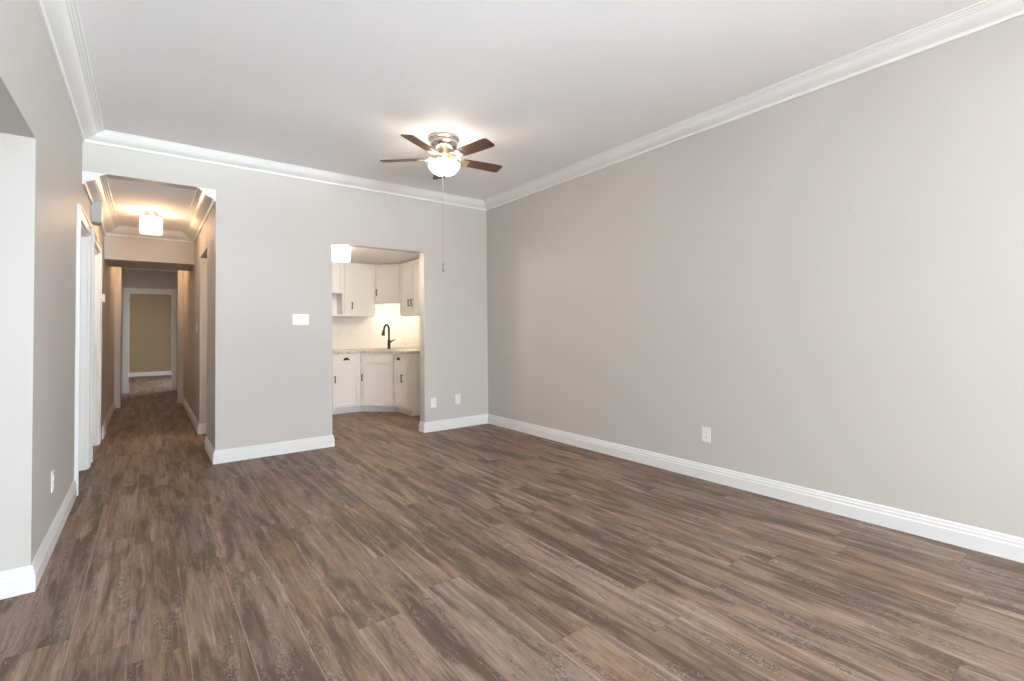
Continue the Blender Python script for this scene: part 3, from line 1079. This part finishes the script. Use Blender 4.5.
# local axes of the sink: x along, y towards -diag or diag depending on handedness
t, R_ = ring_mesh([(rrect(0.285, 0.205, 0.06), 0.0), (rrect(0.283, 0.203, 0.06), 0.007), (rrect(0.258, 0.178, 0.05), 0.007), (rrect(0.252, 0.172, 0.05), 0.0)])
MB().add(t).build('rim', STEEL, sk, smooth=True)
t, R_ = ring_mesh([(rrect(0.252, 0.172, 0.05), 0.0), (rrect(0.245, 0.165, 0.05), -0.15), (rrect(0.215, 0.135, 0.05), -0.175)])
t.faces.new(R_[-1])
MB().add(t).build('basin', STEEL, sk, smooth=True)
MB().lathe([(0, -0.172), (0.03, -0.172), (0.04, -0.1745), (0, -0.1745)], 20).build('drain', DARKGAP, sk)

# faucet
FB = Vector((3.054, 7.269))
fa = thing('kitchen_faucet', 'dark bronze gooseneck faucet rising behind the corner sink', 'faucet', (FB.x, FB.y, ZTOP), 0)
MB().lathe([(0, 0), (0.030, 0), (0.031, 0.006), (0.026, 0.014), (0.023, 0.03), (0.023, 0.12), (0.019, 0.15), (0.0, 0.155)], 24).build('base', BLACK, fa, smooth=True)
dirv = (SC_C - FB).normalized()
dirv = Vector((-0.92, 0.39)).normalized() * 0.55 + dirv * 0.45
dirv.normalize()
pts = [(0, 0, 0.14), (0, 0, 0.25), (0, 0, 0.315)]
for k in range(1, 11):
    a = PI * k / 10 * 0.93
    rr = 0.046
    pts.append((dirv.x * rr * (1 - math.cos(a)), dirv.y * rr * (1 - math.cos(a)), 0.315 + 0.072 * math.sin(a) - (0.0 if a < PI / 2 else 0.012 * (a - PI / 2))))
e = pts[-1]
pts += [(e[0] + dirv.x * 0.004, e[1] + dirv.y * 0.004, e[2] - 0.03)]
sp = MB().tube(pts, 0.0155, 12).build('spout', BLACK, fa, smooth=True)
e = pts[-1]
MB().tube([(e[0], e[1], e[2] + 0.02), (e[0] + dirv.x * 0.006, e[1] + dirv.y * 0.006, e[2] - 0.02), (e[0] + dirv.x * 0.012, e[1] + dirv.y * 0.012, e[2] - 0.07)], [0.018, 0.023, 0.027], 14).build('spray_head', BLACK, sp, smooth=True)
lv_d = Vector((_R0.x, _R0.y)).normalized()
MB().tube([(lv_d.x * 0.01, lv_d.y * 0.01, 0.105), (lv_d.x * 0.045, lv_d.y * 0.045, 0.128), (lv_d.x * 0.075, lv_d.y * 0.075, 0.142), (lv_d.x * 0.105, lv_d.y * 0.105, 0.146)], [0.013, 0.012, 0.009, 0.006], 12).build('lever', BLACK, fa, smooth=True)

# wall cabinets
ZU0, ZU1 = 1.42, ZKC - 0.012
UFY = 7.31     # carcass front of the back-wall uppers (door face 7.29)
ud = YKB - 0.012 - UFY

# unit with an open niche at the left
nU = thing('wall_cabinet', 'white wall cabinet with an open niche below its short door', 'cabinet', (1.72, UFY, ZU0), 0)
wN = 2.362 - 1.72
hU = ZU1 - ZU0
mb = MB()
mb.box(0, 0.018, 0, ud, 0, hU).box(wN - 0.018, wN, 0, ud, 0, hU).box(0.018, wN - 0.018, ud - 0.008, ud, 0, hU)
mb.box(0.018, wN - 0.018, 0, ud - 0.008, 0, 0.022).box(0.018, wN - 0.018, 0, ud - 0.008, 0.345, 0.365).box(0.018, wN - 0.018, 0, ud - 0.008, hU - 0.018, hU)
mb.build('body', CAB, nU)
MB().box(0, wN, -0.004, 0, 0, 0.022).box(wN - 0.03, wN, -0.004, 0, 0.022, 0.345).build('face_frame', CAB, nU)
shaker(MB(), 0.004, wN / 2 - 0.002, 0.352, hU - 0.012, -0.020).build('door', CAB, nU)
shaker(MB(), wN / 2 + 0.002, wN - 0.004, 0.352, hU - 0.012, -0.020).build('door', CAB, nU)

u2 = thing('wall_cabinet', 'tall white wall cabinet with a single door left of the faucet', 'cabinet', (2.366, UFY, ZU0), 0)
w2 = 2.846 - 2.366
MB().box(0, w2, 0, ud, 0, hU).build('body', CAB, u2)
do = shaker(MB(), 0.006, w2 - 0.012, 0.006, hU - 0.012, -0.020).build('door', CAB, u2)
bar_pull(do, 0.105, 0.160, -0.020, 0.11)

# diagonal wall cabinet over the sink
Q0 = Vector((2.850, UFY))
Q1 = Vector((3.140, 7.000))
dq = Q1 - Q0
wQ = dq.length
angQ = math.atan2(dq.y, dq.x)
ZD0 = 1.63
u3 = thing('corner_wall_cabinet', 'short white diagonal wall cabinet above the sink', 'cabinet', (Q0.x, Q0.y, ZD0), angQ)


def loc3(p):
    q = Vector(p) - Q0
    return (q.x * math.cos(-angQ) - q.y * math.sin(-angQ), q.x * math.sin(-angQ) + q.y * math.cos(-angQ))


hD = ZU1 - ZD0
MB().prism([loc3(p) for p in (tuple(Q0), tuple(Q1), (XR - 0.012, Q1.y), (XR - 0.012, YKB - 0.012), (Q0.x, YKB - 0.012))], 0, hD).build('body', CAB, u3)
do = shaker(MB(), 0.014, wQ - 0.014, 0.008, hD - 0.012, -0.020).build('door', CAB, u3)
bar_pull(do, 0.040, 0.16, -0.020, 0.10)

# wall cabinet on the right wall
u4 = thing('wall_cabinet', 'white two door wall cabinet on the right kitchen wall', 'cabinet', (3.140, 6.996, ZU0), -PI / 2)
wV = 6.996 - 6.20
dU = XR - 0.012 - 3.140
MB().box(0, wV, 0, dU, 0, hU).build('body', CAB, u4)
do = shaker(MB(), 0.010, wV / 2 - 0.002, 0.006, hU - 0.012, -0.020).build('door', CAB, u4)
bar_pull(do, wV / 2 - 0.05, 0.185, -0.020, 0.11)
do = shaker(MB(), wV / 2 + 0.002, wV - 0.006, 0.006, hU - 0.012, -0.020).build('door', CAB, u4)
bar_pull(do, wV / 2 + 0.05, 0.185, -0.020, 0.11)

# slim LED bars that light the backsplash
def led(name_label, loc, rz, length, power):
    t = thing('under_cabinet_light', name_label, 'under cabinet light', loc, rz)
    MB().box(-length / 2, length / 2, -0.012, 0.012, -0.012, 0, 0.002).build('housing', PLATE, t)
    MB().box(-length / 2 + 0.006, length / 2 - 0.006, -0.009, 0.009, -0.0145, -0.012).build('diffuser', BAR, t)
    o = area_light('led_bar_glow', (loc[0], loc[1], loc[2] - 0.018), (0.30 * math.sin(-rz), 0.30 * math.cos(rz), -1), length * 0.9, 0.03, power, (1.0, 0.88, 0.68))
    o.rotation_euler = (o.rotation_euler[0], o.rotation_euler[1], o.rotation_euler[2])


led('slim light bar under the diagonal cabinet above the sink', (3.13, 7.28, ZD0), angQ, 0.30, 2.4)
led('slim light bar under the wall cabinet on the right kitchen wall', (3.36, 6.60, ZU0), -PI / 2, 0.50, 1.2)

# outlet on the tiles
bo = thing('wall_outlet', 'white double outlet plate on the kitchen backsplash', 'outlet', (2.46, YKB - 0.008, 1.165), 0)
MB().box(-0.058, 0.058, -0.006, 0, -0.058, 0.058, 0.003).build('cover_plate', PLATE, bo)
for x in (-0.024, 0.024):
    MB().box(x - 0.016, x + 0.016, -0.009, -0.006, -0.033, 0.033, 0.002).build('receptacle', PLATE, bo)
